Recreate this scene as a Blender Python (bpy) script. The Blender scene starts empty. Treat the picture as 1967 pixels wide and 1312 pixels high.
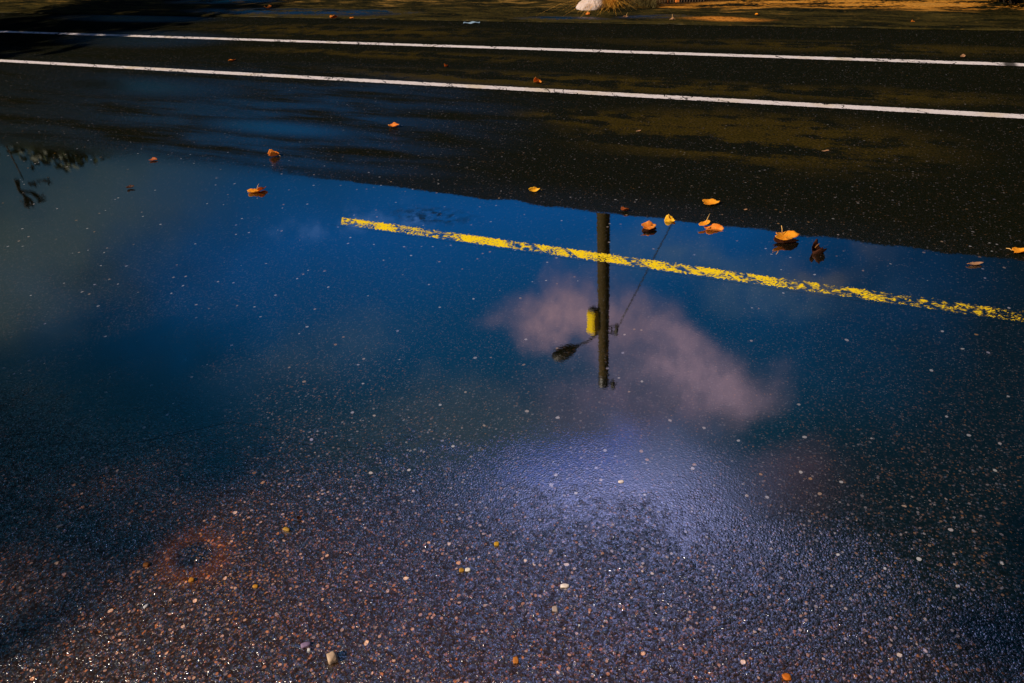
import bpy, bmesh, math, random
from mathutils import Vector, Matrix, noise as mnoise
rad = math.radians
random.seed(7)
S = bpy.context.scene
COL = S.collection

# ------------------------------------------------------------------ camera
FPX, PITCH, ROLL, H = 1311.0, rad(35), rad(4), 1.65       # 24 mm lens, eye height of a standing photographer
cF = Vector((0, math.cos(PITCH), -math.sin(PITCH)))
cU0 = Vector((0, math.sin(PITCH), math.cos(PITCH)))
cR0 = Vector((1, 0, 0))
cR = cR0*math.cos(ROLL) - cU0*math.sin(ROLL)
cU = cU0*math.cos(ROLL) + cR0*math.sin(ROLL)
cam_d = bpy.data.cameras.new('camera')
cam = bpy.data.objects.new('camera', cam_d); COL.objects.link(cam)
cam_d.sensor_width = 36; cam_d.lens = 36*FPX/1967
cam_d.clip_start = .05; cam_d.clip_end = 2000
M = Matrix((cR, cU, -cF)).transposed().to_4x4(); M.translation = Vector((0, 0, H))
cam.matrix_world = M
S.camera = cam
def ray(px, py): return cF*FPX + cR*(px-983.5) - cU*(py-656)
def at(px, py, z=0.0):
    d = ray(px, py); return Vector((0, 0, H)) + d*((H-z)/-d.z)
def sky_dir(px, py):
    d = ray(px, py); return math.degrees(math.atan2(d.x, d.y)), math.degrees(math.atan2(-d.z, math.hypot(d.x, d.y)))

# ------------------------------------------------------------------ render settings, sun
S.render.engine = 'CYCLES'
S.view_settings.view_transform = 'Standard'; S.view_settings.look = 'None'
S.view_settings.exposure = 0.0; S.view_settings.gamma = 1
SUN_AZ, SUN_EL = -112, 35            # azimuth from +Y towards +X
sd = bpy.data.lights.new('sun', 'SUN'); sd.energy = 5.0; sd.angle = rad(0.6); sd.color = (1, .86, .70)
sun = bpy.data.objects.new('sun', sd); COL.objects.link(sun)
sv = Vector((math.sin(rad(SUN_AZ))*math.cos(rad(SUN_EL)), math.cos(rad(SUN_AZ))*math.cos(rad(SUN_EL)), math.sin(rad(SUN_EL))))
sun.rotation_euler = sv.to_track_quat('Z', 'Y').to_euler(); sun.location = (-6, 0, 8)

# ------------------------------------------------------------------ node helpers
class V:
    def __init__(s, g, k): s.g, s.k = g, k
    def __add__(a, b): return a.g.m('ADD', a, b)
    __radd__ = __add__
    def __sub__(a, b): return a.g.m('SUBTRACT', a, b)
    def __rsub__(a, b): return a.g.m('SUBTRACT', b, a)
    def __mul__(a, b): return a.g.m('MULTIPLY', a, b)
    __rmul__ = __mul__
    def __truediv__(a, b): return a.g.m('DIVIDE', a, b)
class G:
    def __init__(s, nt): s.nt = nt; nt.nodes.clear()
    def n(s, t, **kw):
        x = s.nt.nodes.new(t)
        for k, v in kw.items(): setattr(x, k, v)
        return x
    def put(s, sock, v):
        if isinstance(v, V): s.nt.links.new(v.k, sock)
        elif isinstance(v, (tuple, list)):
            sock.default_value = tuple(v)+(1,) if (len(v) == 3 and len(sock.default_value) == 4) else v
        else: sock.default_value = v
    def m(s, op, a, b=None, c=None, clamp=False):
        x = s.n('ShaderNodeMath', operation=op, use_clamp=clamp)
        for i, q in enumerate((a, b, c)):
            if q is not None: s.put(x.inputs[i], q)
        return V(s, x.outputs[0])
    def sat(s, a): return s.m('ADD', a, 0.0, clamp=True)
    def mx(s, a, b): return s.m('MAXIMUM', a, b)
    def mn(s, a, b): return s.m('MINIMUM', a, b)
    def step(s, v, lo, hi):                     # smooth step, also falling when lo > hi
        x = s.n('ShaderNodeMapRange', interpolation_type='SMOOTHSTEP')
        inv = lo > hi
        if inv: lo, hi = hi, lo
        s.put(x.inputs[0], v); x.inputs[1].default_value = lo; x.inputs[2].default_value = hi
        x.inputs[3].default_value = 1.0 if inv else 0.0; x.inputs[4].default_value = 0.0 if inv else 1.0
        return V(s, x.outputs[0])
    def noise(s, vec, scale, detail=2, rough=.5, dist=0):
        x = s.n('ShaderNodeTexNoise'); s.put(x.inputs['Vector'], vec)
        x.inputs['Scale'].default_value = scale; x.inputs['Detail'].default_value = detail
        x.inputs['Roughness'].default_value = rough; x.inputs['Distortion'].default_value = dist
        return V(s, x.outputs[0])
    def noisec(s, vec, scale, detail=2):
        x = s.n('ShaderNodeTexNoise'); s.put(x.inputs['Vector'], vec)
        x.inputs['Scale'].default_value = scale; x.inputs['Detail'].default_value = detail
        return V(s, x.outputs[1])
    def vor(s, vec, scale, feature='F1'):
        x = s.n('ShaderNodeTexVoronoi', feature=feature); s.put(x.inputs['Vector'], vec)
        x.inputs['Scale'].default_value = scale
        if feature == 'DISTANCE_TO_EDGE': return V(s, x.outputs[0])
        return V(s, x.outputs['Distance']), V(s, x.outputs['Color'])
    def vec(s, x, y, z=0.0):
        q = s.n('ShaderNodeCombineXYZ')
        for i, a in enumerate((x, y, z)): s.put(q.inputs[i], a)
        return V(s, q.outputs[0])
    def sep(s, v):
        q = s.n('ShaderNodeSeparateXYZ'); s.put(q.inputs[0], v); return [V(s, o) for o in q.outputs]
    def vadd(s, a, b, sc=None):
        if sc is not None:
            q = s.n('ShaderNodeVectorMath', operation='SCALE'); s.put(q.inputs[0], b); q.inputs['Scale'].default_value = sc; b = V(s, q.outputs[0])
        q = s.n('ShaderNodeVectorMath', operation='ADD'); s.put(q.inputs[0], a); s.put(q.inputs[1], b); return V(s, q.outputs[0])
    def vscale(s, a, f):
        q = s.n('ShaderNodeVectorMath', operation='SCALE'); s.put(q.inputs[0], a); s.put(q.inputs['Scale'], f); return V(s, q.outputs[0])
    def mix(s, f, a, b, mode='MIX'):
        x = s.n('ShaderNodeMix', data_type='RGBA', blend_type=mode)
        s.put(x.inputs[0], f); s.put(x.inputs[6], a); s.put(x.inputs[7], b); return V(s, x.outputs[2])
    def ramp(s, f, stops, interp='LINEAR'):
        x = s.n('ShaderNodeValToRGB'); cr = x.color_ramp; cr.interpolation = interp
        while len(cr.elements) < len(stops): cr.elements.new(.5)
        for e_, (p_, c_) in zip(cr.elements, stops): e_.position = p_; e_.color = tuple(c_)+(1,)
        s.put(x.inputs[0], f); return V(s, x.outputs[0])
    def bump(s, h, dist, strength=1.0, normal=None):
        x = s.n('ShaderNodeBump'); s.put(x.inputs['Height'], h); s.put(x.inputs['Distance'], dist); s.put(x.inputs['Strength'], strength)
        if normal: s.put(x.inputs['Normal'], normal)
        return V(s, x.outputs[0])
    def out(s, sh):
        o = s.n('ShaderNodeOutputMaterial'); s.nt.links.new(sh, o.inputs[0])
def lin(r, g_, b):
    f = lambda c: (c/255/12.92 if c/255 <= .04045 else ((c/255+.055)/1.055)**2.4)
    return (f(r), f(g_), f(b))

# ------------------------------------------------------------------ sky (world): deep blue with drifting rose clouds
MIRROR = .45
W = bpy.data.worlds.new('World'); S.world = W; W.use_nodes = True
g = G(W.node_tree)
tc = g.n('ShaderNodeTexCoord'); D = V(g, tc.outputs['Generated'])
dx, dy, dz = g.sep(D)
az = g.m('MULTIPLY', g.m('ARCTAN2', dx, dy), 57.2958); el = g.m('MULTIPLY', g.m('ARCSINE', dz), 57.2958)
wn = g.noisec(D, 5.0, 5); w1, w2, _ = g.sep(wn)
azw = az + (w1-.5)*20; elw = el + (w2-.5)*12
wm = g.noisec(D, 14.0, 4); v1, v2, _ = g.sep(wm)
azw = azw + (v1-.5)*5; elw = elw + (v2-.5)*4
def sky(r, gg, b, k=1.0): return tuple(c/MIRROR*k for c in lin(r, gg, b))
def blob(px, py, ra, re, soft=.6, a=None, e=None, rot=0):
    a0, e0 = sky_dir(px, py)
    da = (azw-a0); de = (elw-e0)
    if rot:
        c_, s_ = math.cos(rad(rot)), math.sin(rad(rot)); da, de = da*c_+de*s_, de*c_-da*s_
    u = da/ra; v = de/re
    return g.step(g.m('SQRT', u*u+v*v), 1+soft, max(0, 1-soft))
base = g.ramp(g.m('DIVIDE', el, 90, clamp=True), [(0, sky(4, 24, 34)), (.14, sky(6, 50, 72)), (.27, sky(2, 66, 122)), (.36, sky(0, 53, 90)), (.44, sky(3, 46, 68)),
      (.52, sky(8, 40, 54)), (.62, sky(10, 34, 42)), (.8, sky(14, 26, 30)), (1, sky(14, 20, 22))])
# broken pale streaks low in the sky and rose clouds
low = blob(700, 392, 5, .9, .8)*g.step(g.noise(D, 22, 4), .42, .62)
c = g.mix(low*.4, base, sky(95, 130, 185))
mott = g.m('MULTIPLY_ADD', g.step(g.noise(D, 30, 5, .6), .35, .65), .5, .5)
for (px, py, ra, re, s_, k, col) in [
        (1200, 760, 8, 3.2, .9, .45, (104, 90, 106)),
        (1170, 610, 4.4, 2.6, .9, .75, (116, 96, 108)),
        (1100, 600, 4.2, 2.1, .85, .95, (128, 104, 114)),
        (1240, 670, 6.0, 2.2, .9, .7, (98, 84, 100)),
        (1325, 735, 5.0, 2.8, .75, .9, (124, 104, 118)),
        (1130, 790, 9, 2.2, .7, .55, (82, 74, 96)),
        (1560, 960, 6, 2.2, .8, .55, (128, 96, 112)),
        (1620, 495, 3.5, .9, .8, .7, (90, 90, 100)),
        (1450, 520, 9, 1.6, .9, .45, (70, 88, 105)),
        (620, 690, 8, 2.0, .9, .35, (60, 76, 92)),
        (800, 860, 12, 3.0, .8, .35, (92, 92, 92))]:
    c = g.mix(blob(px, py, ra, re, s_)*k*mott, c, sky(*col))
# brighter violet cloud high up, over the road
hi = blob(1190, 1150, 15, 8, .9)
c = g.mix(hi*.9, c, sky(128, 132, 182, 2.1))
vb = blob(1010, 945, 9, 1.6, .8, rot=-20)
c = g.mix(vb*.7, c, sky(60, 84, 175, 1.5))
# sky darkened on either side, made up to give the corner falloff
lf = g.step(azw, -41, -9); rt = g.step(azw, 45, 14)
side_dark = g.mix(1.0, c, sky(12, 30, 34), 'MIX')
oliv = blob(120, 430, 9, 4, .8)
dl = g.mix(oliv*.8, g.mix(g.noise(D, 3, 3), sky(2, 18, 28), sky(6, 34, 44)), sky(52, 60, 52))
c = g.mix((1-lf)*.96, c, dl)
c = g.mix((1-rt)*.96, c, sky(0, 16, 24))
# night-dark behind the photographer, faint real daylight sky on top
back = g.step(dy, -.55, .1)
c = g.mix((1-back)*.75, c, sky(14, 22, 34))
nst = g.n('ShaderNodeTexSky', sky_type='NISHITA', sun_disc=False); nst.sun_elevation = rad(SUN_EL); nst.sun_rotation = rad(SUN_AZ)
ns = g.mix(1.0, V(g, nst.outputs[0]), (.0006, .0012, .002), 'MULTIPLY')
c = g.mix(1.0, c, ns, 'ADD')
bg = g.n('ShaderNodeBackground'); g.put(bg.inputs[0], c); bg.inputs[1].default_value = 1.0
wo = g.n('ShaderNodeOutputWorld'); g.nt.links.new(bg.outputs[0], wo.inputs[0])

# ------------------------------------------------------------------ road frame: s along the road, t across it
a_ = math.radians(154.9775)
E_ = Vector((-math.cos(a_), -math.sin(a_), 0)); N_ = Vector((-E_.y, E_.x, 0))
def st(s, t, z=0): return E_*s + N_*t + Vector((0, 0, z))
def to_st(p): return p.dot(E_), p.dot(N_)
T_FAR, T_NEAR, T_YEL, T_EDGE = 7.25, 5.757, 2.955, 8.62

def ell(g, s, t, s0, t0, rs, rt, soft=.6):
    u = (s-s0)/rs; v = (t-t0)/rt
    return g.step(g.m('SQRT', u*u+v*v), 1+soft, max(0, 1-soft))
def pxst(px, py): return to_st(at(px, py))

def asphalt(name, paint=None):
    m = bpy.data.materials.new(name); m.use_nodes = True; g = G(m.node_tree)
    P = V(g, g.n('ShaderNodeNewGeometry').outputs['Position'])
    X, Y, Z = g.sep(P)
    s = X*E_.x + Y*E_.y; t = X*N_.x + Y*N_.y
    P2 = g.vec(s, t)
    big = g.noise(P2, .9, 3); mid = g.noise(P2, 5, 4); fine = g.noise(P2, 60, 3)
    stre = g.noise(g.vec(s*.55, t*3.2), 1.3, 5, .6)
    # ---- standing water
    tw = t + (mid-.5)*.09 + (fine-.5)*.05
    lft = g.step(s, -2.0, -3.8)
    w_top = g.step(tw, 3.50, 3.455)*(1-lft) + g.step(tw, 3.85, 3.30)*lft
    lb = t - (s*.14+1.66) + (big-.5)*.55 + (mid-.5)*.35
    w_bot = g.step(lb, -.95, .52)
    ss, tt = pxst(828, 414)
    isl = ell(g, s, t, ss, tt, .24, .10, .6)*g.step(g.noise(P2, 16, 3), .38, .62)
    # shallow places in front of the deep water where stones break the surface
    smooth_patch = ell(g, s, t, *pxst(1030, 950), .38, .07, .8)*.45
    wet = g.mx(w_top*w_bot*(1-isl*.5), smooth_patch)
    nz = g.noise(P2, 22, 5, .65)
    wet = g.sat(wet*.62 + g.step(wet + (nz-.5)*.75, .30, .70)*.38)
    # ---- film of water left of centre beyond the puddle
    film = g.step(t, 3.45, 3.6)*g.step(t, 6.6, 4.4)*g.step(s, -1.6, -4.2)*g.step(stre, .36, .62)
    film2 = ell(g, s, t, *pxst(520, 245), .75, .16, .8) + ell(g, s, t, *pxst(250, 165), 1.2, .30, .8) + ell(g, s, t, *pxst(270, 75), 1.0, .35, .8)*.8 + ell(g, s, t, *pxst(250, 35), 1.2, .2, .8)*.7
    near_edge = ell(g, s, t, *pxst(980, 385), 2.6, .22, .8)*g.step(t, 3.45, 3.5)*.25
    lip = g.step(t, 3.44, 3.5)*g.step(t, 3.72, 3.55)*(.9-lft*.6)
    film = g.sat(g.mx(film*.7, g.sat(film2))*(1-lip))
    # ---- dry, olive brown patches
    zone = ell(g, s, t, *pxst(1430, 262), 1.05, .50, .6) + ell(g, s, t, *pxst(1150, 228), .55, .16, .6) + ell(g, s, t, *pxst(1100, 157), 2.2, .22, .6) \
        + ell(g, s, t, *pxst(660, 60), 2.2, .36, .6)*.8 + ell(g, s, t, *pxst(760, 105), 1.8, .16, .6)*.8 + ell(g, s, t, *pxst(1600, 90), 1.9, .2, .8)*.8 + ell(g, s, t, *pxst(1750, 185), .7, .2, .7)*.6
    dpat = g.sat(g.sat(zone)*1.25*g.step(stre + (mid-.5)*.6 + (fine-.5)*.22, .42, .58))
    # ---- aggregate
    Pw = g.vadd(P2, g.noisec(P2, 35, 2), .012)
    d1, c1 = g.vor(Pw, 150); r1, r2, r3 = g.sep(c1)
    d2, c2 = g.vor(Pw, 85); q1, q2, q3 = g.sep(c2)
    d3, c3 = g.vor(Pw, 34); p1, p2, p3 = g.sep(c3)
    gr = g.noise(P2, 420, 2)
    # stone colour, small stones
    tone = g.ramp(r2, [(0, (.010, .010, .012)), (.25, (.022, .026, .030)), (.42, (.080, .046, .038)), (.58, (.035, .055, .085)), (.72, (.15, .080, .060)), (.86, (.12, .11, .15)), (.95, (.30, .13, .035)), (1, (.34, .28, .30))], 'CONSTANT')
    lev = g.m('POWER', r1, 1.6)*g.step(lb, 1.9, -.6)*1.5 + .06
    salt, sc_ = g.vor(P2, 310); k1, k2, k3 = g.sep(sc_)
    lev = lev*(k1*1.2+.4)*(1-wet*.45)
    colr = g.mix(1.0, (.0046, .0058, .0022), g.mix(g.sat(lev*g.step(d1, .70, .35)), (0, 0, 0), tone), 'ADD')
    # mid size chips, sparse
    m2 = g.m('GREATER_THAN', q1, .88)*g.step(d2, .42, .30)
    chip = g.ramp(q2, [(0, (.32, .13, .03)), (.3, (.40, .24, .16)), (.5, (.34, .28, .33)), (.75, (.55, .48, .5)), (1, (.14, .18, .30))])
    m4 = g.m('GREATER_THAN', k3, .986)*g.step(salt, .45, .3)*g.step(lb, 2.6, .6)
    colr = g.mix(m4*.55, colr, (.50, .46, .46))
    # big pale chips, rare
    m3 = g.m('GREATER_THAN', p1, .945)*g.step(d3+(gr-.5)*.10+p3*.14, .27, .22)
    chip3 = g.ramp(p2, [(0, (.62, .30, .06)), (.28, (.66, .50, .42)), (.5, (.75, .70, .78)), (.8, (.8, .76, .76)), (1, (.45, .42, .65))])
    # more worn and stony close to the foreground, tar-rich further out
    worn = g.step(lb, .5, -.5)
    colr = g.mix(m2*(worn*.66+.14), colr, chip)
    colr = g.mix(m3*(worn*.35+.6)*g.step(t, 3.9, 3.1)*.8 + m3*.12, colr, chip3)
    brown = g.step(t, 1.45, .75)
    colr = g.mix(brown*.75, colr, g.mix(1.0, g.mix(1.0, colr, (.010, .003, .0), 'ADD'), (2.0, 1.1, .55), 'MULTIPLY'))
    # dirt on dry patches
    dcol = g.mix(g.noise(P2, 9, 3), (.034, .026, .004), (.074, .046, .008))
    colr = g.mix(dpat*g.step(fine+(gr-.5)*.5, .35, .65)*.6 + dpat*.25, colr, dcol)
    # rust ring with a bluish core
    rs, rt_ = pxst(372, 1068)
    u = (s-rs)/.13; v = (t-rt_)/.10; rr = g.m('SQRT', u*u+v*v) + (mid-.5)*.4 + (fine-.5)*.3
    colr = g.mix(g.step(rr, .75, .3)*.85, colr, g.mix(1.0, colr, (.10, .13, .22), 'MULTIPLY'))
    ring = g.step(rr, 1.25, .55)*g.step(rr, .25, .6)
    colr = g.mix(ring*.8, colr, g.mix(1.0, g.mix(1.0, colr, (.045, .017, .0), 'ADD'), (1.25, .80, .25), 'MULTIPLY'))
    # orange fleck cluster to its right
    rs2, rt2 = pxst(440, 1120)
    fl = ell(g, s, t, rs2, rt2, .22, .14, .9)*g.m('GREATER_THAN', r3, .82)*g.step(d1, .45, .3)
    colr = g.mix(fl*.8, colr, (.36, .15, .02))
    rs3, rt3 = pxst(505, 862)
    pot = ell(g, s, t, rs3, rt3, .045, .03, .5)
    colr = g.mix(pot*.8, colr, (.004, .003, .002))
    colr = g.mix(wet*.4, colr, g.vscale(colr, .6))
    # ---- surface relief
    front = g.step(lb, .4, -.2)
    h = g.step(d1, .75, .1)*(r3*.7+.3)*.8 + g.noise(P2, 300, 3, .65)*.5 + (1-d2)*.3 + g.noise(P2, 150, 2)*.3
    rel = g.m('POWER', g.sat(1-wet*1.02), 1.25)*(1-film*.78)
    ripple = g.noise(g.vec(s*1.0, t*1.6), 75, 2)*.16 + g.noise(P2, 7, 2)*.5
    nb = g.bump(h, g.m('MULTIPLY_ADD', front, .0003, .0012), g.m('MULTIPLY', rel, 1.0))
    
    nb = g.bump(ripple, g.m('MULTIPLY_ADD', wet, .00012, .00005), 1.0, nb)
    rough = g.m('MULTIPLY_ADD', g.m('POWER', g.sat(1-wet), 1.6), .21, .010)
    rough = g.sat(rough - film*.17 + dpat*.3)
    spec = wet*MIRROR*(1-(1-wet)*k1*.9) + (1-wet)*(front*(.06+.80*r1*k2) + film*.42 + near_edge*.10 + .006)
    spec = g.sat(spec*(1-dpat*.85))
    if paint:
        if paint == 'yellow':
            hw = .041; tc_ = T_YEL
            ch = g.noise(g.vec(s*.62+t*.62, t*1.3-s*.62), 92, 3, .55)
            thin = g.step(s, -.2, .95)
            edge = g.m('ABSOLUTE', t-tc_)
            hole = g.step(ch + (g.noise(P2, 11, 2)-.5)*.6 - thin*.05, .425, .455)
            ed = g.step(edge + (g.noise(P2, 75, 2)-.5)*.06, hw+.002, hw-.003)
            s_end = to_st(at(655, 425))[0]
            cap = g.step(s + (t-tc_)*.6, s_end-.004, s_end+.004)
            brk, _b = g.vor(g.vec(s+(t-tc_)*1.1+(fine-.5)*.03, 0.0), 6.5); gap_ = g.m('SUBTRACT', 1.0, g.step(brk, .50, .56)*g.step(g.noise(P2, 30, 3), .40, .56))
            msk = hole*ed*cap*gap_
            pc = g.mix(g.noise(P2, 45, 2), (1.0, .76, .006), (.98, .62, .006))
            pc = g.mix(thin*.35, pc, (.5, .27, .015))
            pg = .02
        else:
            tc_ = T_FAR if paint == 'far' else T_NEAR
            edge = g.m('ABSOLUTE', t-tc_)
            hw = .050
            ed = g.step(edge + (g.noise(P2, 28, 3)-.5)*.026 + (fine-.5)*.012, hw+.002, hw-.002)
            cr = g.vor(g.vadd(g.vec(s*.8+t*1.2, t*.2), g.noisec(P2, 8, 3), .25), 2.6, 'DISTANCE_TO_EDGE')
            crack = g.step(cr, .006, .018)
            worn_ = g.step(g.noise(g.vec(s*1.0, t*4), 22, 4, .65), .30, .40)
            msk = ed*crack*worn_
            if paint == 'far':
                msk = msk*(1-ell(g, s, t, to_st(at(1938, 121))[0], T_FAR, .05, .2, .5)*.9)
            pc = g.mix(g.noise(P2, 18, 4, .6), (.60, .52, .52), (.88, .80, .82))
            pc = g.mix(g.step(g.noise(P2, 3.0, 3), .52, .72)*.5, pc, (.62, .48, .28))
            pg = .03
        colr = g.mix(msk, colr, pc)
        spec = spec*(1-msk) + msk*pg
        rough = g.mx(rough, msk*.35)
        nb = g.bump(g.noise(P2, 200, 2)*.4+msk, .0012, msk*.8, nb)
    df = g.n('ShaderNodeBsdfDiffuse'); g.put(df.inputs['Color'], colr); g.put(df.inputs['Normal'], nb)
    gl = g.n('ShaderNodeBsdfGlossy'); gl.inputs['Color'].default_value = (1, 1, 1, 1); g.put(gl.inputs['Roughness'], rough); g.put(gl.inputs['Normal'], nb)
    mx = g.n('ShaderNodeMixShader'); g.put(mx.inputs[0], spec); g.nt.links.new(df.outputs[0], mx.inputs[1]); g.nt.links.new(gl.outputs[0], mx.inputs[2])
    g.out(mx.outputs[0])
    return m

def simple(name, col, rough=.6, var=.3, scale=30, spec=.3, bump=0.0, metallic=0.0):
    m = bpy.data.materials.new(name); m.use_nodes = True; g = G(m.node_tree)
    P = V(g, g.n('ShaderNodeTexCoord').outputs['Object'])
    n = g.noise(P, scale, 4, .6)
    c = g.mix(n, tuple(x*(1-var) for x in col), tuple(min(1, x*(1+var)) for x in col))
    b = g.n('ShaderNodeBsdfPrincipled'); g.put(b.inputs['Base Color'], c); b.inputs['Roughness'].default_value = rough
    b.inputs['Specular IOR Level'].default_value = spec; b.inputs['Metallic'].default_value = metallic
    if bump: g.put(b.inputs['Normal'], g.bump(g.noise(P, scale*2, 3), bump))
    g.out(b.outputs[0]); return m

def leaf_mat(name, c1, c2, c3):
    m = bpy.data.materials.new(name); m.use_nodes = True; g = G(m.node_tree)
    tcn = g.n('ShaderNodeTexCoord'); P = V(g, tcn.outputs['Object']); x, y, z = g.sep(P)
    n1 = g.noise(P, 45, 4, .6); n2 = g.noise(P, 130, 2)
    c = g.mix(g.step(n1, .38, .66), c1, c2)
    c = g.mix(g.step(g.noise(P, 24, 3), .56, .70)*.8, c, c3)
    # veins fanning from the stem end
    a = g.m('ARCTAN2', y, x+.06)
    vein = g.step(g.m('ABSOLUTE', g.m('SINE', a*13)), .16, .0)
    c = g.mix(vein*.35, c, c2)
    c = g.mix(g.m('GREATER_THAN', n2, .68)*.5, c, c3)
    df = g.n('ShaderNodeBsdfPrincipled'); g.put(df.inputs['Base Color'], c); df.inputs['Roughness'].default_value = .48; df.inputs['Specular IOR Level'].default_value = .1
    g.put(df.inputs['Normal'], g.bump(n1+vein*.5, .0012))
    tr = g.n('ShaderNodeBsdfTranslucent'); g.put(tr.inputs['Color'], c)
    mx = g.n('ShaderNodeMixShader'); mx.inputs[0].default_value = .18
    g.nt.links.new(df.outputs[0], mx.inputs[1]); g.nt.links.new(tr.outputs[0], mx.inputs[2]); g.out(mx.outputs[0]); return m

MAT = dict(
    asphalt=asphalt('wet_asphalt'), yellow=asphalt('yellow_paint_on_asphalt', 'yellow'),
    far=asphalt('far_white_paint', 'far'), near=asphalt('near_white_paint', 'near'),
    gold=leaf_mat('golden_leaf', (1.0, .34, .018), (.95, .42, .03), (.50, .13, .012)),
    yellowleaf=leaf_mat('yellow_leaf', (1.0, .56, .03), (.95, .50, .04), (.75, .34, .02)),
    orange=leaf_mat('orange_leaf', (.85, .22, .02), (.92, .34, .06), (.40, .08, .012)),
    rust=leaf_mat('rust_leaf', (.34, .075, .02), (.48, .13, .03), (.12, .03, .012)),
    brown=leaf_mat('brown_and_shaded_leaf', (.05, .016, .008), (.09, .03, .014), (.02, .008, .005)),
    pale=leaf_mat('pale_leaf', (.42, .22, .11), (.50, .28, .16), (.22, .09, .035)),
    stem=simple('leaf_stem', (.85, .50, .16), .5, .15), darkstem=simple('dark_leaf_stem', (.30, .12, .03), .5, .15),
    pole=simple('weathered_pole_wood', (.060, .040, .009), .8, .5, 6, .15, .004),
    iron=simple('dark_iron', (.016, .014, .008), .5, .3, 20, .4),
    box=simple('yellow_enamel', (1.0, .70, .012), .8, .05, 12, .05),
    glass=simple('lamp_lens', (.03, .035, .02), .2, .2, 20, .5),
    bark=simple('bark', (.05, .035, .022), .9, .5, 8, .1, .01),
    foliage=simple('dark_foliage', (.030, .045, .014), .6, .6, .8, .2),
    bush=simple('falloff_bush_leaves', (.008, .010, .005), .7, .5, 3, .1),  # corner falloff put into the leaf colour
    rock=simple('pale_rock', (.62, .50, .46), .8, .25, 16, .2, .01),
    drygrass=simple('golden_grass', (.80, .36, .05), .6, .4, 4, .2), straw=simple('dull_grass', (.10, .075, .022), .7, .6, 5, .2),
    railpaint=simple('pale_rail_paint', (.42, .28, .18), .6, .3, 10, .3), orangepost=simple('orange_post_paint', (.85, .24, .04), .6, .2, 10, .3),
    litter=simple('bluish_plastic', (.30, .42, .52), .4, .2, 20, .4),
)

# verge: mud, worn grass, small puddles and a strip with sunlight painted in
def verge_mat():
    m = bpy.data.materials.new('muddy_verge'); m.use_nodes = True; g = G(m.node_tree)
    P = V(g, g.n('ShaderNodeNewGeometry').outputs['Position']); X, Y, Z = g.sep(P)
    s = X*E_.x + Y*E_.y; t = X*N_.x + Y*N_.y; P2 = g.vec(s, t)
    st1 = g.noise(g.vec(s*.7, t*3.0), 2.2, 6, .65); n2 = g.noise(P2, 18, 5, .65); n3 = g.noise(P2, 1.1, 3)
    c = g.mix(g.step(st1, .38, .62), (.005, .006, .002), (.044, .033, .007))
    c = g.mix(g.step(n2, .52, .72)*.5, c, (.12, .07, .013))
    sunlit_strip = g.step(t + (st1-.5)*1.5, 9.45, 9.85)*g.step(s + (n3-.5)*.3, -2.55, -2.2)
    c = g.mix(sunlit_strip*g.step(n2+(st1-.5)*2.0, .34, .62), c, (.52, .21, .025))  # sunlight on the far strip put into the ground colour
    sunlit_streak = g.step(t + (st1-.5)*1.6, 9.3, 10.1)*g.step(st1, .50, .66)
    c = g.mix(sunlit_streak*.6*(1-ell(g, s, t, *pxst(1230, 3), .9, .8, .4)), c, (.38, .20, .045))  # sunlit streaks, likewise put into the colour
    c = g.mix(ell(g, s, t, *pxst(1290, 0), .75, .5, .3)*.9, c, (.006, .005, .003))
    orange = ell(g, s, t, *pxst(1395, 41), .42, .09, .6)
    c = g.mix(orange*.8*g.step(n2, .3, .5), c, (.60, .22, .03))
    blu = ell(g, s, t, *pxst(560, 26), 1.5, .22, .6) + ell(g, s, t, *pxst(430, 5), .9, .25, .6) + ell(g, s, t, *pxst(1080, 38), .5, .10, .6) + ell(g, s, t, *pxst(1255, 36), .35, .09, .6) + ell(g, s, t, *pxst(700, 26), .7, .12, .6)
    w = g.sat(blu)*g.step(st1+(n2-.5)*.5, .60, .46)
    nb = g.bump(n2+st1, .02, 1-w)
    df = g.n('ShaderNodeBsdfDiffuse'); g.put(df.inputs['Color'], g.mix(w*.9, c, (.006, .007, .006))); g.put(df.inputs['Normal'], nb)
    gl = g.n('ShaderNodeBsdfGlossy'); g.put(gl.inputs['Roughness'], .5-w*.42); g.put(gl.inputs['Normal'], nb)
    mx = g.n('ShaderNodeMixShader'); g.put(mx.inputs[0], w*.28+.01); g.nt.links.new(df.outputs[0], mx.inputs[1]); g.nt.links.new(gl.outputs[0], mx.inputs[2])
    g.out(mx.outputs[0]); return m
MAT['verge'] = verge_mat()

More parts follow.
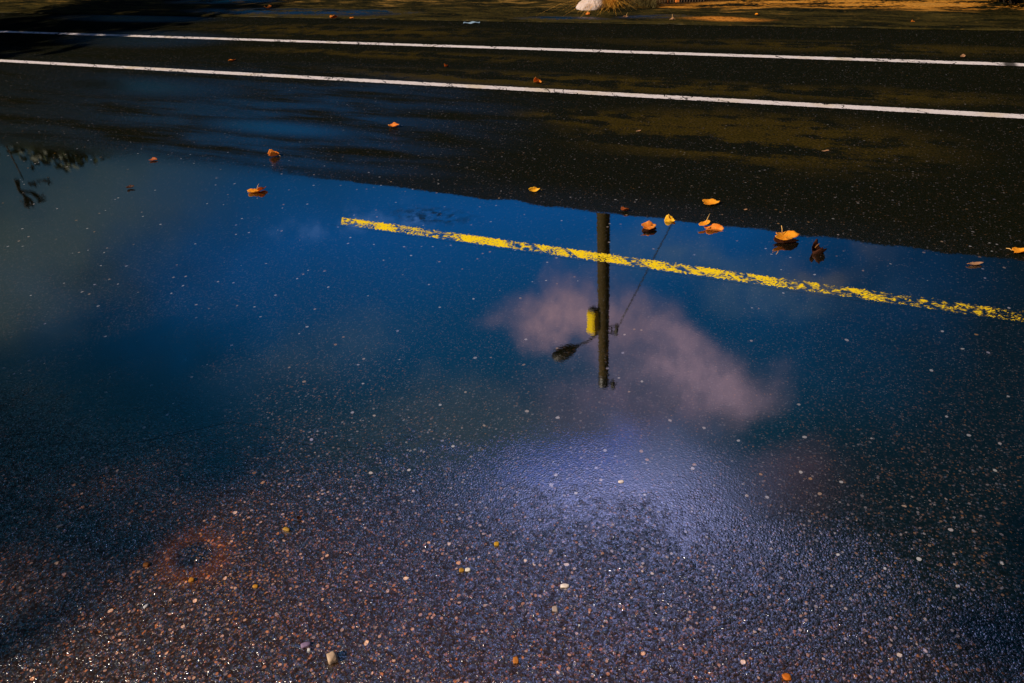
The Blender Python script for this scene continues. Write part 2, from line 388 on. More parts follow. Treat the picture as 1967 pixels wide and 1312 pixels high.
# ------------------------------------------------------------------ object helpers
def link(name, bm, mat, parent=None, smooth=False, loc=None):
    me = bpy.data.meshes.new(name); bm.to_mesh(me); bm.free()
    if smooth:
        for p in me.polygons: p.use_smooth = True
    if mat: me.materials.append(MAT[mat])
    o = bpy.data.objects.new(name, me); COL.objects.link(o)
    if parent: o.parent = parent
    if loc is not None: o.location = loc
    return o
def tag(o, label=None, cat=None, group=None, kind=None):
    if label: o['label'] = label
    if cat: o['category'] = cat
    if group: o['group'] = group
    if kind: o['kind'] = kind
    return o
def empty(name, loc, rz=0):
    o = bpy.data.objects.new(name, None); COL.objects.link(o); o.location = loc; o.rotation_euler = (0, 0, rz); o.empty_display_size = .1; return o
def tube(bm, pts, radii, n=10, caps=True):
    pts = [Vector(p) for p in pts]; rings = []
    for i, p in enumerate(pts):
        d = (pts[min(i+1, len(pts)-1)] - pts[max(i-1, 0)]).normalized()
        a = d.orthogonal().normalized() if i == 0 else (rings_x - d*rings_x.dot(d)).normalized()
        rings_x = a; b = d.cross(a); r = radii[i] if isinstance(radii, (list, tuple)) else radii
        rings.append([bm.verts.new(p + (a*math.cos(k*2*math.pi/n) + b*math.sin(k*2*math.pi/n))*r) for k in range(n)])
    for A, B in zip(rings, rings[1:]):
        for k in range(n): bm.faces.new((A[k], A[(k+1) % n], B[(k+1) % n], B[k]))
    if caps: bm.faces.new(rings[0][::-1]); bm.faces.new(rings[-1])
def box(bm, c, size, mat3=None, bev=0):
    r = bmesh.ops.create_cube(bm, size=1); vs = r['verts']
    bmesh.ops.scale(bm, vec=size, verts=vs)
    if bev:
        es = list({e for v in vs for e in v.link_edges})
        q = bmesh.ops.bevel(bm, geom=es, offset=bev, segments=2, affect='EDGES'); vs = list({v for f in q['faces'] for v in f.verts} | {v for v in vs if v.is_valid})
    if mat3 is not None: bmesh.ops.transform(bm, matrix=mat3.to_4x4(), verts=vs)
    bmesh.ops.translate(bm, vec=c, verts=vs)

# ------------------------------------------------------------------ setting
def sheet(name, corners, z, mat):
    bm = bmesh.new(); bm.faces.new([bm.verts.new(Vector((p.x, p.y, z))) for p in corners]); o = link(name, bm, mat); tag(o, kind='structure'); return o
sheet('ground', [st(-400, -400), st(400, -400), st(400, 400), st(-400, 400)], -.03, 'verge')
sheet('road', [st(-200, -4.5), st(200, -4.5), st(200, T_EDGE+.12), st(-200, T_EDGE+.12)], 0, 'asphalt')
# puddle: water-covered asphalt, its own sheet; wobbling outline
rnd = random.Random(3)
bm = bmesh.new(); loop = []
for i in range(121):
    s = -7+13*i/120; loop.append(st(s, 3.49 + .012*math.sin(s*7)+rnd.uniform(-.006, .006), .0008))
for i in range(80, -1, -1):
    s = -7+13*i/80; loop.append(st(s, 1.45+.14*s + .12*math.sin(s*3.1)+.05*math.sin(s*9.7), .0008))
bm.faces.new([bm.verts.new(p) for p in loop]); bmesh.ops.triangulate(bm, faces=bm.faces)
tag(link('puddle', bm, 'asphalt'), kind='structure')
def strip(name, s0, s1, t, hw, z, mat, seg=1):
    bm = bmesh.new(); A = []
    for i in range(seg+1):
        s = s0+(s1-s0)*i/seg; A.append((bm.verts.new(st(s, t-hw, z)), bm.verts.new(st(s, t+hw, z))))
    for a, b in zip(A, A[1:]): bm.faces.new((a[0], b[0], b[1], a[1]))
    return tag(link(name, bm, mat), kind='structure')
s_end = to_st(at(655, 425))[0]
strip('yellow_road_line', s_end-.03, 14, T_YEL, .064, .0012, 'yellow')
strip('near_white_road_line', -80, 80, T_NEAR, .060, .002, 'near')
strip('far_white_road_line', -80, 80, T_FAR, .060, .002, 'far')
# verge relief
bm = bmesh.new(); ns_, nt_ = 420, 60; vv = []
for j in range(nt_+1):
    row = []
    for i in range(ns_+1):
        s = -26 + 40*i/ns_; f = j/nt_; t = T_EDGE + 9*f**1.6
        if j == 0: t += .03*mnoise.noise(Vector((s*2, 0, 0)))+.02*mnoise.noise(Vector((s*9, 0, 0)))
        z = .002 + min(1, (t-T_EDGE)/.25)*.010 + .030*max(0, min(1, (t-T_EDGE)/.4))*(mnoise.noise(Vector((s*.9, t*2.4, 0)))+.5*mnoise.noise(Vector((s*3, t*6, 4)))+.25*mnoise.noise(Vector((s*9, t*14, 9))))
        row.append(bm.verts.new(st(s, t, z + (.012 if j else .002))))
    vv.append(row)
for j in range(nt_):
    for i in range(ns_): bm.faces.new((vv[j][i], vv[j][i+1], vv[j+1][i+1], vv[j+1][i]))
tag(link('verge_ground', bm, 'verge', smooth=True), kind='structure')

# ------------------------------------------------------------------ fallen leaves
def leaf_blade(L, Wd, curl, bend, lobes, seed, fold=0, flip=0):
    """broad leaf as a fan of rings; stem end at -x; cupped by curl, arched by bend"""
    r = random.Random(seed); bm = bmesh.new(); na, nr = 40, 7
    ph = [r.uniform(0, 6.28) for _ in range(6)]
    def R(a):
        b = 1 + .10*math.sin(2*a+ph[0]) + .05*math.sin(5*a+ph[1])
        if lobes: b *= .80 + .24*abs(math.cos(a*lobes/2))**.8
        b *= 1 - .34*math.exp(-((abs(a)-math.pi)/.22)**2)      # notch at the stem
        b *= 1 + .14*math.exp(-(a/.25)**2)                    # pointed tip
        return b + .025*math.sin(17*a+ph[2]) + .02*math.sin(29*a+ph[3])
    c0 = bm.verts.new((0, 0, 0)); rings = []
    for k in range(1, nr+1):
        f = k/nr; ring = []
        for i in range(na):
            a = -math.pi+2*math.pi*i/na
            x = R(a)*math.cos(a)*f; y = R(a)*math.sin(a)*f
            z = curl*(abs(y)**1.7)*(1+.4*math.sin(a*1.5+ph[4])) + bend*x*x + .10*f*f*math.sin(3*a+ph[5]) + .03*f*math.sin(9*a+ph[1])
            z += fold*max(0, y)*1.0
            ring.append(bm.verts.new((x*L/2, y*Wd/2*(1-.22*min(1, abs(curl))), z*Wd/2)))
        rings.append(ring)
    for i in range(na): bm.faces.new((c0, rings[0][i], rings[0][(i+1) % na]))
    for A, B in zip(rings, rings[1:]):
        for i in range(na): bm.faces.new((A[i], B[i], B[(i+1) % na], A[(i+1) % na]))
    if flip: bmesh.ops.scale(bm, vec=(1, 1, -1), verts=bm.verts)
    zm = min(v.co.z for v in bm.verts); bmesh.ops.translate(bm, vec=(0, 0, -zm), verts=bm.verts)
    return bm
def fallen_leaf(px, py, wpx, mat, label, yaw=0, asp=.7, curl=.5, bend=.3, lobes=0, tilt=(0, 0), stem=None, seed=0, z=.003, extra=None, flip=0, fold=0):
    p = at(px, py, z); zc = (p-Vector((0, 0, H))).dot(cF); Lr = wpx*zc/FPX
    root = empty('fallen_leaf', (p.x, p.y, z), rad(yaw))
    tag(root, label, 'leaf', 'autumn leaves scattered on the wet road')
    o = link('leaf_blade', leaf_blade(Lr, Lr*asp, curl, bend, lobes, seed, fold, flip), mat, root, True)
    o.rotation_euler = (rad(tilt[0]), rad(tilt[1]), 0)
    zmin = min((o.rotation_euler.to_matrix() @ v.co).z for v in o.data.vertices); zmax = max((o.rotation_euler.to_matrix() @ v.co).z for v in o.data.vertices); o.location.z = -zmin+.0005 - (.28*(zmax-zmin) if z in (.004, .006) else 0)
    sm = o.modifiers.new('thickness', 'SOLIDIFY'); sm.thickness = .0006
    if extra:
        q = link('leaf_lobe', leaf_blade(Lr*extra['k'], Lr*extra['k']*asp, extra.get('curl', .5), bend, 0, seed+50), extra.get('mat', mat), root, True)
        q.rotation_euler = tuple(rad(v) for v in extra.get('rot', (0, 0, 0)))
        q.location = Vector(extra['off'])*Lr
        zmin = min((q.rotation_euler.to_matrix() @ v.co).z for v in q.data.vertices) + q.location.z
        if zmin < 0: q.location.z -= zmin
        sm = q.modifiers.new('thickness', 'SOLIDIFY'); sm.thickness = .0006
    if stem:
        bm = bmesh.new(); a, b = Vector(stem[0])*Lr, Vector(stem[1])*Lr
        mid = (a+b)/2 + Vector((0, 0, Lr*.05))
        tube(bm, [a, mid, b], [.0022, .0017, .0013], 6); link('leaf_stem', bm, stem[2] if len(stem) > 2 else 'stem', root, True)
    return root
YW = 0
fl = fallen_leaf
fl(445, 117, 13, 'orange', 'tiny dark orange leaf between the two white lines, left of the photo', 20, .7, .6, .3, seed=1)
fl(857, 128, 9, 'orange', 'tiny orange leaf just below the far white line, near the middle', 60, .9, .8, .3, seed=2)
fl(1031, 159, 15, 'orange', 'small upright orange leaf just above the near white line', 10, .9, 1.1, .3, seed=3, tilt=(35, 10), stem=((0, 0, .2), (-.1, .1, .75), 'darkstem'))
fl(756, 244, 19, 'orange', 'curled orange brown leaf alone on the wet film below the near white line', -8, .75, .9, .4, seed=4, stem=((-.3, 0, .1), (-.55, .1, .22)))
fl(526, 300, 22, 'orange', 'curled orange leaf on the asphalt left of the puddle edge, above the double lobed leaf', 12, .8, .85, .5, seed=5, stem=((.3, 0, .08), (.6, -.35, .03)), extra=dict(k=.45, off=(.3, .08, .06), rot=(30, 0, 60)))
fl(294, 308, 17, 'rust', 'dark rust leaf lying flat at the left tip of the puddle edge', -5, .6, .5, .3, seed=6)
fl(489, 368, 27, 'gold', 'two lobed golden leaf floating alone, left of the yellow line', 4, .75, .45, .3, seed=7, z=.006,
   extra=dict(k=.72, off=(.52, .10, .05), rot=(-38, 0, 40), mat='orange'), stem=((.18, .05, .12), (.36, .35, .42)))
fl(250, 361, 14, 'brown', 'small dark sunken leaf in the dim left part of the puddle', 5, .8, .8, .3, seed=8, z=.005)
fl(1025, 367, 20, 'yellowleaf', 'folded yellow leaf with stem pointing right, on dark asphalt left of the pole reflection', 8, .55, .9, .8, seed=9, tilt=(30, 0), stem=((.3, 0, .15), (.85, -.25, .06)))
fl(1364, 391, 32, 'gold', 'bright flat golden leaf lying on dark asphalt above the puddle edge', 2, .62, .30, .45, seed=10, tilt=(9, 0))
fl(1200, 405, 16, 'rust', 'small red brown leaf at the puddle edge right of the pole reflection', -10, .8, .9, .5, seed=11)
fl(1286, 424, 20, 'yellowleaf', 'small yellow leaf with two raised lobes where the wire reflection ends', -6, .9, 1.2, .5, seed=12, z=.004, tilt=(6, 0), stem=((0, .1, .2), (-.12, .3, .5), 'darkstem'))
fl(1246, 442, 27, 'brown', 'orange brown curled leaf floating between the pole and wire reflections', 6, .8, 1.1, .2, seed=13, z=.004, tilt=(8, 0), extra=dict(k=.98, off=(0, .14, .20), rot=(22, 0, 8), curl=.5, mat='orange'))  # brown lower blade paints the unlit underside of the orange leaf
fl(1352, 431, 23, 'gold', 'golden leaf with a long pale stem, touching the orange leaf below it', 14, .6, .4, .35, seed=14, z=.02, tilt=(12, -6), stem=((.2, .05, .12), (.95, .75, .52)))
fl(1371, 440, 33, 'orange', 'orange leaf half under the golden leaf with the long stem, at the puddle edge', -12, .62, .7, .3, seed=15, z=.004, tilt=(4, 0), extra=dict(k=.35, off=(-.38, .1, .03), rot=(25, 0, 20)))
fl(1507, 464, 44, 'brown', 'largest golden leaf, cupped above its dark reflection with the stem standing up', -3, .60, 1.0, .35, seed=16, z=.006, tilt=(4, 3),  # dark blade paints the shaded hull below the golden lobe
   extra=dict(k=1.0, off=(.0, .06, .22), rot=(14, 5, 4), curl=.12, mat='gold'), stem=((-.10, .16, .30), (-.17, .24, .66)))
fl(1568, 484, 27, 'brown', 'dark brown curled leaf beside the largest golden leaf, edges standing up', 10, 1.0, 1.5, 1.1, seed=17, z=.004, tilt=(6, 8), stem=((-.1, .1, .3), (.15, .05, .62), 'darkstem'))
fl(1874, 507, 26, 'pale', 'pale brown leaf lying in the dark right part of the puddle', 5, .5, .45, .4, seed=18, z=.006, stem=((-.4, 0, .05), (-.62, .1, .03), 'darkstem'))
fl(1960, 484, 34, 'gold', 'bright orange leaf cut by the right edge of the photo at the puddle rim', -5, .7, .5, .25, seed=19, stem=((-.4, .1, .05), (-.65, .3, .1)))
fl(1432, 403, 8, 'pale', 'tiny pale leaf fragment on dark asphalt above the largest golden leaf', 0, .5, .5, .3, seed=20)
fl(1585, 290, 14, 'pale', 'tiny brown leaf sliver at the lower rim of the olive brown patch', 0, .4, .3, .3, seed=21)
fl(1226, 252, 10, 'pale', 'tiny tan leaf sliver in the left part of the olive brown patch', 15, .5, .3, .3, seed=31)
fl(1848, 110, 10, 'pale', 'tiny brown leaf just above the far white line at the right', 10, .8, 1.0, .5, seed=22, tilt=(20, 0))
fl(1752, 44, 8, 'orange', 'tiny orange leaf on the road rim at the upper right', 0, .9, 1.0, .5, seed=23, tilt=(20, 0))
fl(1129, 29, 10, 'orange', 'small orange leaf on the verge below the pale rock', 0, .8, 1.0, .5, seed=24, z=.02, tilt=(15, 0), stem=((0, 0, .2), (.2, .2, .8)))
fl(1201, 33, 11, 'pale', 'small tan leaf pointing up right on the verge below the grass tuft', 30, .5, .6, .5, seed=25, z=.02, tilt=(20, 0), stem=((.2, 0, .2), (.8, .3, .6)))
fl(1291, 39, 12, 'pale', 'small tan leaf with upright stem at the road rim below the railing', 0, .6, .9, .5, seed=26, z=.02, stem=((0, 0, .1), (0, .1, .9)))
fl(1453, 29, 7, 'gold', 'tiny leaf on the verge under the sunlit strip', 0, .8, .9, .5, seed=27, z=.02)
fl(515, 16, 13, 'orange', 'orange leaf lying in the small bluish verge puddle', 0, .8, .9, .5, seed=28, z=.03)
fl(641, 35, 15, 'orange', 'orange leaf at the road rim, upper left, left of its neighbour', 5, .6, .9, .5, seed=29, z=.02)
fl(676, 36, 10, 'orange', 'smaller orange leaf at the road rim, upper left, right of its neighbour', -15, .6, .9, .5, seed=30, z=.02)
fl(217, 23, 7, 'pale', 'tiny pale leaf on the dark verge at the far upper left', 0, .8, .9, .5, seed=32, z=.02)
fl(575, 996, 10, 'brown', 'tiny black leaf crumb on the gravelly asphalt right of the rust stain', 0, .8, 1.0, .5, seed=33, tilt=(30, 0))

# ------------------------------------------------------------------ pebbles
def pebble(px, py, wpx, hpx, col, label, seed, rz=0, flat=.6, rough=.6):
    p = at(px, py+hpx*.3); zc = (p-Vector((0, 0, H))).dot(cF); w = wpx*zc/FPX
    bm = bmesh.new(); col = tuple(c_*.62 for c_ in col) if col[0] > 2.2*col[2] and wpx < 20 else col
    bmesh.ops.create_icosphere(bm, subdivisions=3, radius=1)
    for v in bm.verts:
        k = 1+.36*mnoise.noise(v.co*1.1+Vector((seed*3.1, 0, 0)))+.07*mnoise.noise(v.co*4+Vector((seed, 5, 0)))
        q = v.co*k
        q = Vector([max(-.82, min(.82, c_)) for c_ in q])
        v.co = Vector((q.x*w*.53, q.y*w*.53*hpx/wpx*1.05, q.z*w*.5*flat))
    zm = min(v.co.z for v in bm.verts); bmesh.ops.translate(bm, vec=(0, 0, -zm-.0005), verts=bm.verts)
    MAT['tmp'] = simple('pebble_stone', col, rough, .22, 160, .3, .0008)
    o = link('pebble', bm, 'tmp', None, True, (p.x, p.y, 0)); o.rotation_euler.z = rad(rz)
    tag(o, label, 'pebble', 'loose stones on the foreground asphalt')
pebble(640, 1260, 21, 22, (.52, .36, .24), 'pale peach loose stone standing proud near the bottom edge, left of centre', 1, 20, .9)
pebble(588, 1237, 21, 10, (.26, .18, .30), 'flat lilac stone up left of the peach stone', 2, 15, .35)
pebble(594, 1247, 7, 6, (.7, .68, .68), 'small white stone between lilac and peach stones', 3, 0, .7)
pebble(1511, 1297, 18, 14, (.85, .22, .015), 'bright orange round stone at the bottom edge right of centre', 4, 0, .4)
pebble(991, 1265, 12, 14, (.80, .27, .04), 'small orange stone at the bottom edge near the middle', 5, 0, .5)
pebble(1085, 1124, 19, 8, (.80, .68, .62), 'flat whitish stone in the violet lit foreground asphalt', 6, -8, .3)
pebble(1066, 1167, 12, 12, (.42, .32, .28), 'round greyish pink stone below the flat whitish stone', 7, 0, .5)
pebble(899, 1093, 12, 8, (.8, .7, .6), 'white stone beside a yellow one left of the violet sheen', 8, 0, .4)
pebble(887, 1093, 11, 9, (.70, .34, .03), 'mustard yellow stone touching a white one', 9, 0, .4)
pebble(954, 1043, 11, 9, (.85, .45, .02), 'bright yellow stone on its own above the white and mustard pair', 10, 0, .5)
pebble(369, 1112, 12, 10, (.80, .32, .02), 'orange stone at the lower rim of the rust stain', 11, 0, .5)
pebble(491, 1125, 12, 7, (.80, .35, .02), 'orange stone to the right below the rust stain', 12, 0, .4)
pebble(282, 1083, 14, 9, (.45, .15, .02), 'dull orange stone left of the rust stain', 13, -10, .4)
pebble(551, 1016, 17, 7, (.60, .33, .04), 'elongated ochre stone above right of the rust stain', 14, -20, .4)
pebble(1193, 924, 12, 6, (.80, .68, .66), 'pale stone in the smooth water patch right of centre', 15, 0, .3)
pebble(116, 1009, 13, 6, (.55, .48, .46), 'whitish flat stone in the dark left foreground', 16, 15, .3)
pebble(281, 1163, 11, 8, (.55, .52, .54), 'grey white stone left below the rust stain', 17, 40, .4)

# ------------------------------------------------------------------ utility pole (seen only as a reflection)
AZP = math.atan2(ray(1159, 415).x, ray(1159, 415).y); RP = 15.2
pa = Vector((math.sin(AZP), math.cos(AZP), 0)); pr = Vector((pa.y, -pa.x, 0))
def refl(px, py, R=RP):
    d = ray(px, py); d = Vector((d.x, d.y, -d.z)); return Vector((0, 0, -H)) + d*(R/d.dot(pa))
top = refl(1159.5, 739); low_ = refl(1159, 415)
dirp = (top-low_); base_p = low_ - dirp*(low_.z/dirp.z)
root = empty('utility_pole', base_p)
tag(root, 'tall dark wooden pole with street lamp and yellow box, mirrored in the puddle', 'utility pole')
def lp(px, py, off=0): return refl(px, py, RP+off) - base_p
bm = bmesh.new(); tl = top-base_p
tube(bm, [(0, 0, -.1)]+[tl*f for f in (.2, .4, .6, .8, .93, 1)], [.180, .168, .162, .156, .142, .134, .130], 24)
link('pole', bm, 'pole', root, True)
bm = bmesh.new(); tube(bm, [tl*.965, tl*1.0+Vector((0, 0, .02))], [.142, .142], 24); tube(bm, [tl+Vector((0, 0, .02)), tl+Vector((0, 0, .09))], [.09, .05], 16)
link('pole_cap', bm, 'iron', root)
bm = bmesh.new(); a = lp(1160, 733); b = lp(1177, 735); tube(bm, [a, b], .03, 8); tube(bm, [lp(1177, 731), lp(1178, 745)], [.045, .065], 10); tube(bm, [lp(1172, 737), lp(1187, 737)], .022, 8)
link('insulator_bracket', bm, 'iron', root)
# yellow box on the left
c0 = lp(1139.5, 617, -.05); hz = (lp(1140, 640)-lp(1140, 600)).z
rotz = Matrix.Rotation(-AZP+rad(-38), 3, 'Z')
bm = bmesh.new(); box(bm, c0, (.26, .24, hz), rotz, .02); bo = link('yellow_box', bm, 'box', root)
bm = bmesh.new(); box(bm, c0-Vector((0, 0, hz/2+.04)), (.22, .20, .085), rotz, .015); link('box_base', bm, 'iron', bo)
bm = bmesh.new(); box(bm, c0+rotz@Vector((0, -.126, 0)), (.17, .012, hz*.82), rotz, .004); link('box_door', bm, 'box', bo)
bm = bmesh.new(); tube(bm, [c0+Vector((0, 0, -.2)), Vector((0, 0, c0.z-.2))], .03, 8); link('box_bracket', bm, 'iron', bo)
bm = bmesh.new(); tube(bm, [c0+Vector((0, 0, .2)), Vector((0, 0, c0.z+.2))], .03, 8); link('box_bracket', bm, 'iron', bo)
# lamp arm and head
bm = bmesh.new(); tube(bm, [lp(1156, 636), lp(1146, 642), lp(1130, 655), lp(1112, 664), lp(1098, 670)], [.032, .032, .03, .028, .028], 10)
link('lamp_arm', bm, 'iron', root, True)
A, B = lp(1112, 664), lp(1060, 686); ax = (B-A).normalized(); Lh = (B-A).length
bm = bmesh.new(); n = 16; rings = []
up = Vector((0, 0, 1)); side = ax.cross(up).normalized(); upv = side.cross(ax).normalized()
for f, w, h_ in [(0, .035, .035), (.12, .08, .08), (.28, .18, .17), (.5, .23, .23), (.72, .23, .24), (.9, .16, .17), (1, .03, .03)]:
    rings.append([bm.verts.new(A+ax*Lh*f + side*math.cos(k*2*math.pi/n)*w + upv*math.sin(k*2*math.pi/n)*h_*(1.0 if math.sin(k*2*math.pi/n) > 0 else .6)) for k in range(n)])
for R1, R2 in zip(rings, rings[1:]):
    for k in range(n): bm.faces.new((R1[k], R1[(k+1) % n], R2[(k+1) % n], R2[k]))
bm.faces.new(rings[0][::-1]); bm.faces.new(rings[-1])
lh = link('lamp_head', bm, 'iron', root, True)
bm = bmesh.new(); bmesh.ops.create_uvsphere(bm, u_segments=16, v_segments=10, radius=1)
Mx = Matrix((ax*.19, side*.13, upv*.10)).transposed().to_4x4(); Mx.translation = A+ax*Lh*.6-upv*.05
bmesh.ops.transform(bm, matrix=Mx, verts=bm.verts); link('lamp_lens', bm, 'glass', lh, True)
# right bracket, wire
bm = bmesh.new()
tube(bm, [lp(1160, 627), lp(1187, 627)], .026, 8); tube(bm, [lp(1160, 639), lp(1187, 639)], .026, 8); tube(bm, [lp(1184, 624), lp(1184, 642)], [.045, .055], 10); tube(bm, [lp(1175, 627), lp(1175, 639)], .02, 8)
link('wire_bracket', bm, 'iron', root)
bm = bmesh.new(); w0 = refl(1187, 629); w1 = refl(1300, 432); dw = w1-w0; w2 = w0+dw*(w0.z/-dw.z)
sag = pr*-.10
pts = [w0 + (w2-w0)*f + Vector((0, 0, -1))*.35*math.sin(math.pi*f) for f in [i/14 for i in range(15)]]
tube(bm, [p_-base_p for p_ in pts], .014, 6); link('guy_wire', bm, 'iron', root, True)

# ------------------------------------------------------------------ trees
def leaf_cloud(bm, centre, rx, ry, rz, n, size, r, shell=.5):
    for _ in range(n):
        while True:
            q = Vector((r.uniform(-1, 1), r.uniform(-1, 1), r.uniform(-1, 1)))
            if shell < q.length < 1: break
        p = centre + Vector((q.x*rx, q.y*ry, q.z*rz))
        a = Vector((r.gauss(0, 1), r.gauss(0, 1), r.gauss(0, 1))).normalized(); b = a.orthogonal().normalized(); b.rotate(Matrix.Rotation(r.uniform(0, 6.28), 3, a)); c_ = a.cross(b)
        w = size*r.uniform(.6, 1.4)
        bm.faces.new([bm.verts.new(p+b*w), bm.verts.new(p+c_*w*.55), bm.verts.new(p-b*w), bm.verts.new(p-c_*w*.55)])
def tree(name, loc, h, cr, label, seed, group, clumps=34, leaves=260, bare=None, size=.16, low=.32):
    r = random.Random(seed); root = empty(name, loc); tag(root, label, 'tree', group)
    bm = bmesh.new(); tube(bm, [(0, 0, -.2), (.05, 0, h*.2), (-.05, .08, h*.45), (.05, 0, h*.7)], [h*.035, h*.028, h*.02, h*.009], 12)
    cen = []
    for i in range(clumps):
        a = r.uniform(0, 6.28); zz = r.uniform(low, .93); env = math.sin(math.pi*min(1, max(.12, (zz-low+.12)/(1.08-low))))**.6
        rr = cr*env*math.sqrt(r.uniform(.05, 1)); cen.append(Vector((math.cos(a)*rr, math.sin(a)*rr, h*zz)))
    for c_ in cen[:16]:
        b0 = Vector((0, 0, max(h*.2, c_.z-h*.22))); tube(bm, [b0, (b0+c_)/2+Vector((0, 0, h*.02)), c_], [h*.011, h*.007, h*.003], 6)
    if bare:
        for b_ in bare: tube(bm, [Vector(q) for q in b_[0]], b_[1], 5)
    link('trunk', bm, 'bark', root, True)
    bm = bmesh.new()
    for c_ in cen:
        k = r.uniform(.6, 1.15)*cr*.36; leaf_cloud(bm, c_, k*1.15, k*1.15, k*.75, leaves, size, r, .3)
    link('crown', bm, 'foliage', root)
    return root
def copy_tree(o, loc, rz, sc, label):
    c_ = o.copy(); COL.objects.link(c_); c_.location = loc; c_.rotation_euler = (0, 0, rz); c_.scale = (sc, sc, sc); c_['label'] = label
    for ch in o.children:
        d = ch.copy(); COL.objects.link(d); d.parent = c_
def polar(az_, R): return Vector((math.sin(rad(az_))*R, math.cos(rad(az_))*R, 0))
FAR_G = 'trees beyond the far side of the road'
T1 = tree('broadleaf_tree', polar(-33.5, 34), 7.1, 4.2, 'dark spreading tree mirrored at the left edge of the puddle', 11, FAR_G, low=.08, clumps=46, leaves=420)
copy_tree(T1, polar(-40.5, 33), 2.0, .98, 'taller dark tree at the far left, its sprigs mirrored at the left frame edge')
copy_tree(T1, polar(-50, 36), 4.0, 1.05, 'dark tree just outside the left frame edge, second from the end of the row')
copy_tree(T1, polar(-57, 34), 1.0, 1.15, 'dark tree at the outer left end of the row across the road')
for i, (a_z, R, sc, lab) in enumerate([(-24, 42, .85, 'added lower tree across the road, right next to the dark left group'), (-14, 46, .85, 'added tree across the road left of the pole'), (-3, 48, .95, 'added tree across the road almost straight ahead, left of the pole'),
        (14, 46, .9, 'added tree across the road just right of the pole'), (25, 44, .9, 'added tree across the road to the right of the pole'), (36, 40, .9, 'added tree across the road toward the right frame edge'), (47, 40, 1.0, 'added tree at the outer right end of the row across the road')]):
    copy_tree(T1, polar(a_z, R), i*1.3, sc, lab)  # row continued past the left group, added to darken the far asphalt's reflections
# sprigs of bare twigs above the crown at the left (another young tree, slim)
def sprig(px, py, R):
    d = ray(px, py); d = Vector((d.x, d.y, -d.z)); return Vector((0, 0, -H)) + d*(R/math.hypot(d.x, d.y))
rt_ = polar(-35.5, 30); yt = empty('young_bare_tree', rt_); tag(yt, 'slim nearly bare tree whose twigs are mirrored at the left of the puddle', 'tree')
bm = bmesh.new(); tube(bm, [(0, 0, -.1), (.05, 0, 3), sprig(45, 345, 30)-rt_], [.04, .03, .02], 8); link('trunk', bm, 'bark', yt, True)
bm = bmesh.new()
def S_(x, y): return sprig(x, y, 30)-rt_
for pl in [[(30, 345), (38, 368), (50, 378), (54, 392)], [(38, 366), (60, 370), (78, 384)], [(48, 376), (52, 398)], [(56, 368), (68, 372), (74, 378)], [(50, 378), (62, 388), (63, 396)], [(54, 352), (70, 354)], [(34, 345), (36, 360)]]:
    tube(bm, [S_(*q) for q in pl], .055, 5)
rr = random.Random(5)
for q in [(78, 383), (76, 380), (54, 392), (62, 394), (70, 354), (95, 347), (50, 385)]: leaf_cloud(bm, S_(*q), .20, .20, .12, 10, .07, rr, .1)
tube(bm, [S_(70, 348), S_(95, 347)], .03, 5)
link('twigs', bm, 'bark', yt)
# unseen tree added at the left to darken the left end of the road
NG = 'unseen trees added outside the left frame edge for their shade'
def sh(s, t, k): # a point from which the crown at height k shades ground point (s,t)
    return st(s, t) + Vector((sv.x, sv.y, 0))*(k/sv.z)
q = sh(-12.2, 7.4, 5.0)
T2 = tree('added_shade_tree', q, 7.5, 3.0, 'leafy shade tree added outside the left frame edge, nearer to the verge', 21, NG, clumps=30, leaves=220)

NB = 'unseen trees added behind the photographer to darken the foreground corners'
def shade_at(x, y, k): return Vector((x, y, 0)) + Vector((sv.x, sv.y, 0))*(k/sv.z)  # crowns added out of view so the foreground corners darken
T3 = tree('added_shade_tree', shade_at(-4.55, .7, 8), 10.5, 1.9, 'tall tree added left of the photographer to shade the left foreground', 41, NB, clumps=22, leaves=240, size=.12, low=.6)
copy_tree(T3, shade_at(4.5, .7, 8), 2.4, 1.0, 'tall tree added behind the photographer to shade the right foreground')
# ------------------------------------------------------------------ verge things at the top edge
p = at(1135, 19, .02)
bm = bmesh.new(); bmesh.ops.create_icosphere(bm, subdivisions=4, radius=1)
for v in bm.verts:
    q = v.co*(1+.25*mnoise.noise(v.co*1.3+Vector((3, 1, 0)))+.06*mnoise.noise(v.co*5))
    q.x = max(-1.2, q.x); v.co = Vector((q.x*.20, q.y*.16, q.z*.15 + .08*q.x*(.8)))
link_r = link('pale_rock', bm, 'rock', None, True, (p.x+.03, p.y+.06, .05)); tag(link_r, 'pale sunlit rock at the left foot of the golden grass tuft', 'rock')
def tuft(name, px0, px1, py, n, hmin, hmax, mat, label, lean, seed, depth=.3):
    r = random.Random(seed); bm = bmesh.new(); base = at((px0+px1)/2, py, .01)
    for _ in range(n):
        f = r.random(); b = at(px0+(px1-px0)*f, py, .01) - base + Vector((0, r.uniform(0, depth), 0)); b.z = 0
        h_ = r.uniform(hmin, hmax); an = r.uniform(0, 6.28); sp = abs(r.gauss(0, .45)); d = Vector((math.cos(an)*sp+lean, math.sin(an)*sp-.12, 0)); w = r.uniform(.0015, .004)
        sd_ = Vector((r.uniform(-1, 1), r.uniform(-1, 1), 0)).normalized()*w
        dr = min(.95, .25+d.length*.8)
        pts = [b + d*h_*1.3*f2**1.5 + Vector((0, 0, h_*(f2-dr*f2*f2))) for f2 in (0, .35, .7, 1)]
        vs = [(bm.verts.new(q-sd_*(1-k*.28)), bm.verts.new(q+sd_*(1-k*.28))) for k, q in enumerate(pts)]
        for A, B in zip(vs, vs[1:]): bm.faces.new((A[0], A[1], B[1], B[0]))
    o = link(name, bm, mat, None, False, base); return tag(o, label, 'grass')
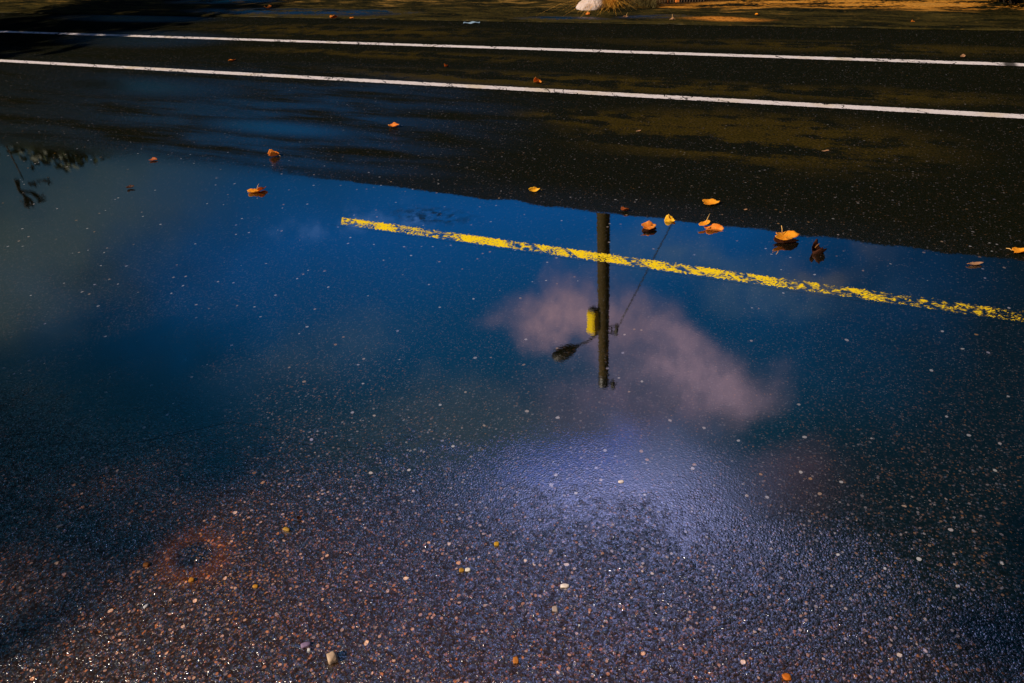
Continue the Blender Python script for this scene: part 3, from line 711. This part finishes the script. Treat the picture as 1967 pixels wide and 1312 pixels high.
tuft('grass_tuft', 1148, 1185, 19, 1500, .15, .55, 'drygrass', 'golden sunlit grass tuft leaning over the pale rock', -.15, 1)
tuft('grass_tuft', 1172, 1262, 17, 900, .08, .40, 'straw', 'dull straggly dead grass to the right of the golden tuft', .1, 2)
tuft('grass_tuft', 895, 925, 14, 160, .01, .05, 'straw', 'small low dark weed on the verge left of the rock', 0, 3, .15)
tuft('grass_tuft', 650, 690, 12, 160, .01, .05, 'straw', 'small low dark weed on the verge behind the two orange leaves', 0, 4, .15)
# railing
root = empty('low_railing', at(1305, 4, .02)); tag(root, 'low railing of thin pale bars with one orange post behind the grass', 'railing')
f0, f1 = at(1262, 5, .02), at(1352, 3, .02); o0 = root.location.copy()
for i in range(18):
    q = f0.lerp(f1, i/17)-o0
    if i in (7, 8): continue
    bm = bmesh.new(); tube(bm, [q, q+Vector((0, 0, .9))], .0065, 6); link('bar', bm, 'orangepost' if i == 4 else 'railpaint', root, True)
bm = bmesh.new(); q = f0.lerp(f1, 7.4/17)-o0; box(bm, q+Vector((0, 0, .49)), (.05, .05, .99), None, .006); link('post', bm, 'orangepost', root)
for z_ in (.09, .88):
    bm = bmesh.new(); a, b = f0-o0, f1-o0; tube(bm, [a+Vector((0, .012, z_)), b+Vector((0, .012, z_))], .010, 6); link('rail', bm, 'iron', root, True)
# litter
p = at(906, 44.5); bm = bmesh.new(); r = random.Random(9)
vs = []
for i in range(9):
    vs.append([bm.verts.new(((i/8-.5)*.21, (j-1)*.05*(1-.4*abs(i/8-.5)), .004+.006*math.sin(i*1.3+j))) for j in range(3)])
for A, B in zip(vs, vs[1:]):
    for j in range(2): bm.faces.new((A[j], B[j], B[j+1], A[j+1]))
o = link('litter_scrap', bm, 'litter', None, True, (p.x, p.y, .004)); o.rotation_euler.z = rad(-8)
tag(o, 'flat pale blue scrap of litter on the road rim left of the rock', 'litter')
# bush upper right corner, its colour darkened for the corner falloff
p = st(*to_st(at(1945, 30))); r = random.Random(31)
root = empty('darkened_bush', p+Vector((.32, .55, 0))); tag(root, 'bush coloured near black for corner falloff, in the upper right corner of the photo', 'bush')
bm = bmesh.new()
for _ in range(22):
    a = r.uniform(0, 6.28); tube(bm, [(math.cos(a)*.05, math.sin(a)*.05, -.02), (math.cos(a)*.3, math.sin(a)*.3, .35), (math.cos(a)*.45, math.sin(a)*.45, r.uniform(.6, 1.1))], [.012, .008, .004], 5)
link('stems', bm, 'bark', root)
bm = bmesh.new()
for _ in range(26): leaf_cloud(bm, Vector((r.uniform(-.40, .5), r.uniform(-.4, .5), r.uniform(.16, 1.0))), .2, .2, .17, 170, .028, r, .1)
link('leaves', bm, 'bush', root)
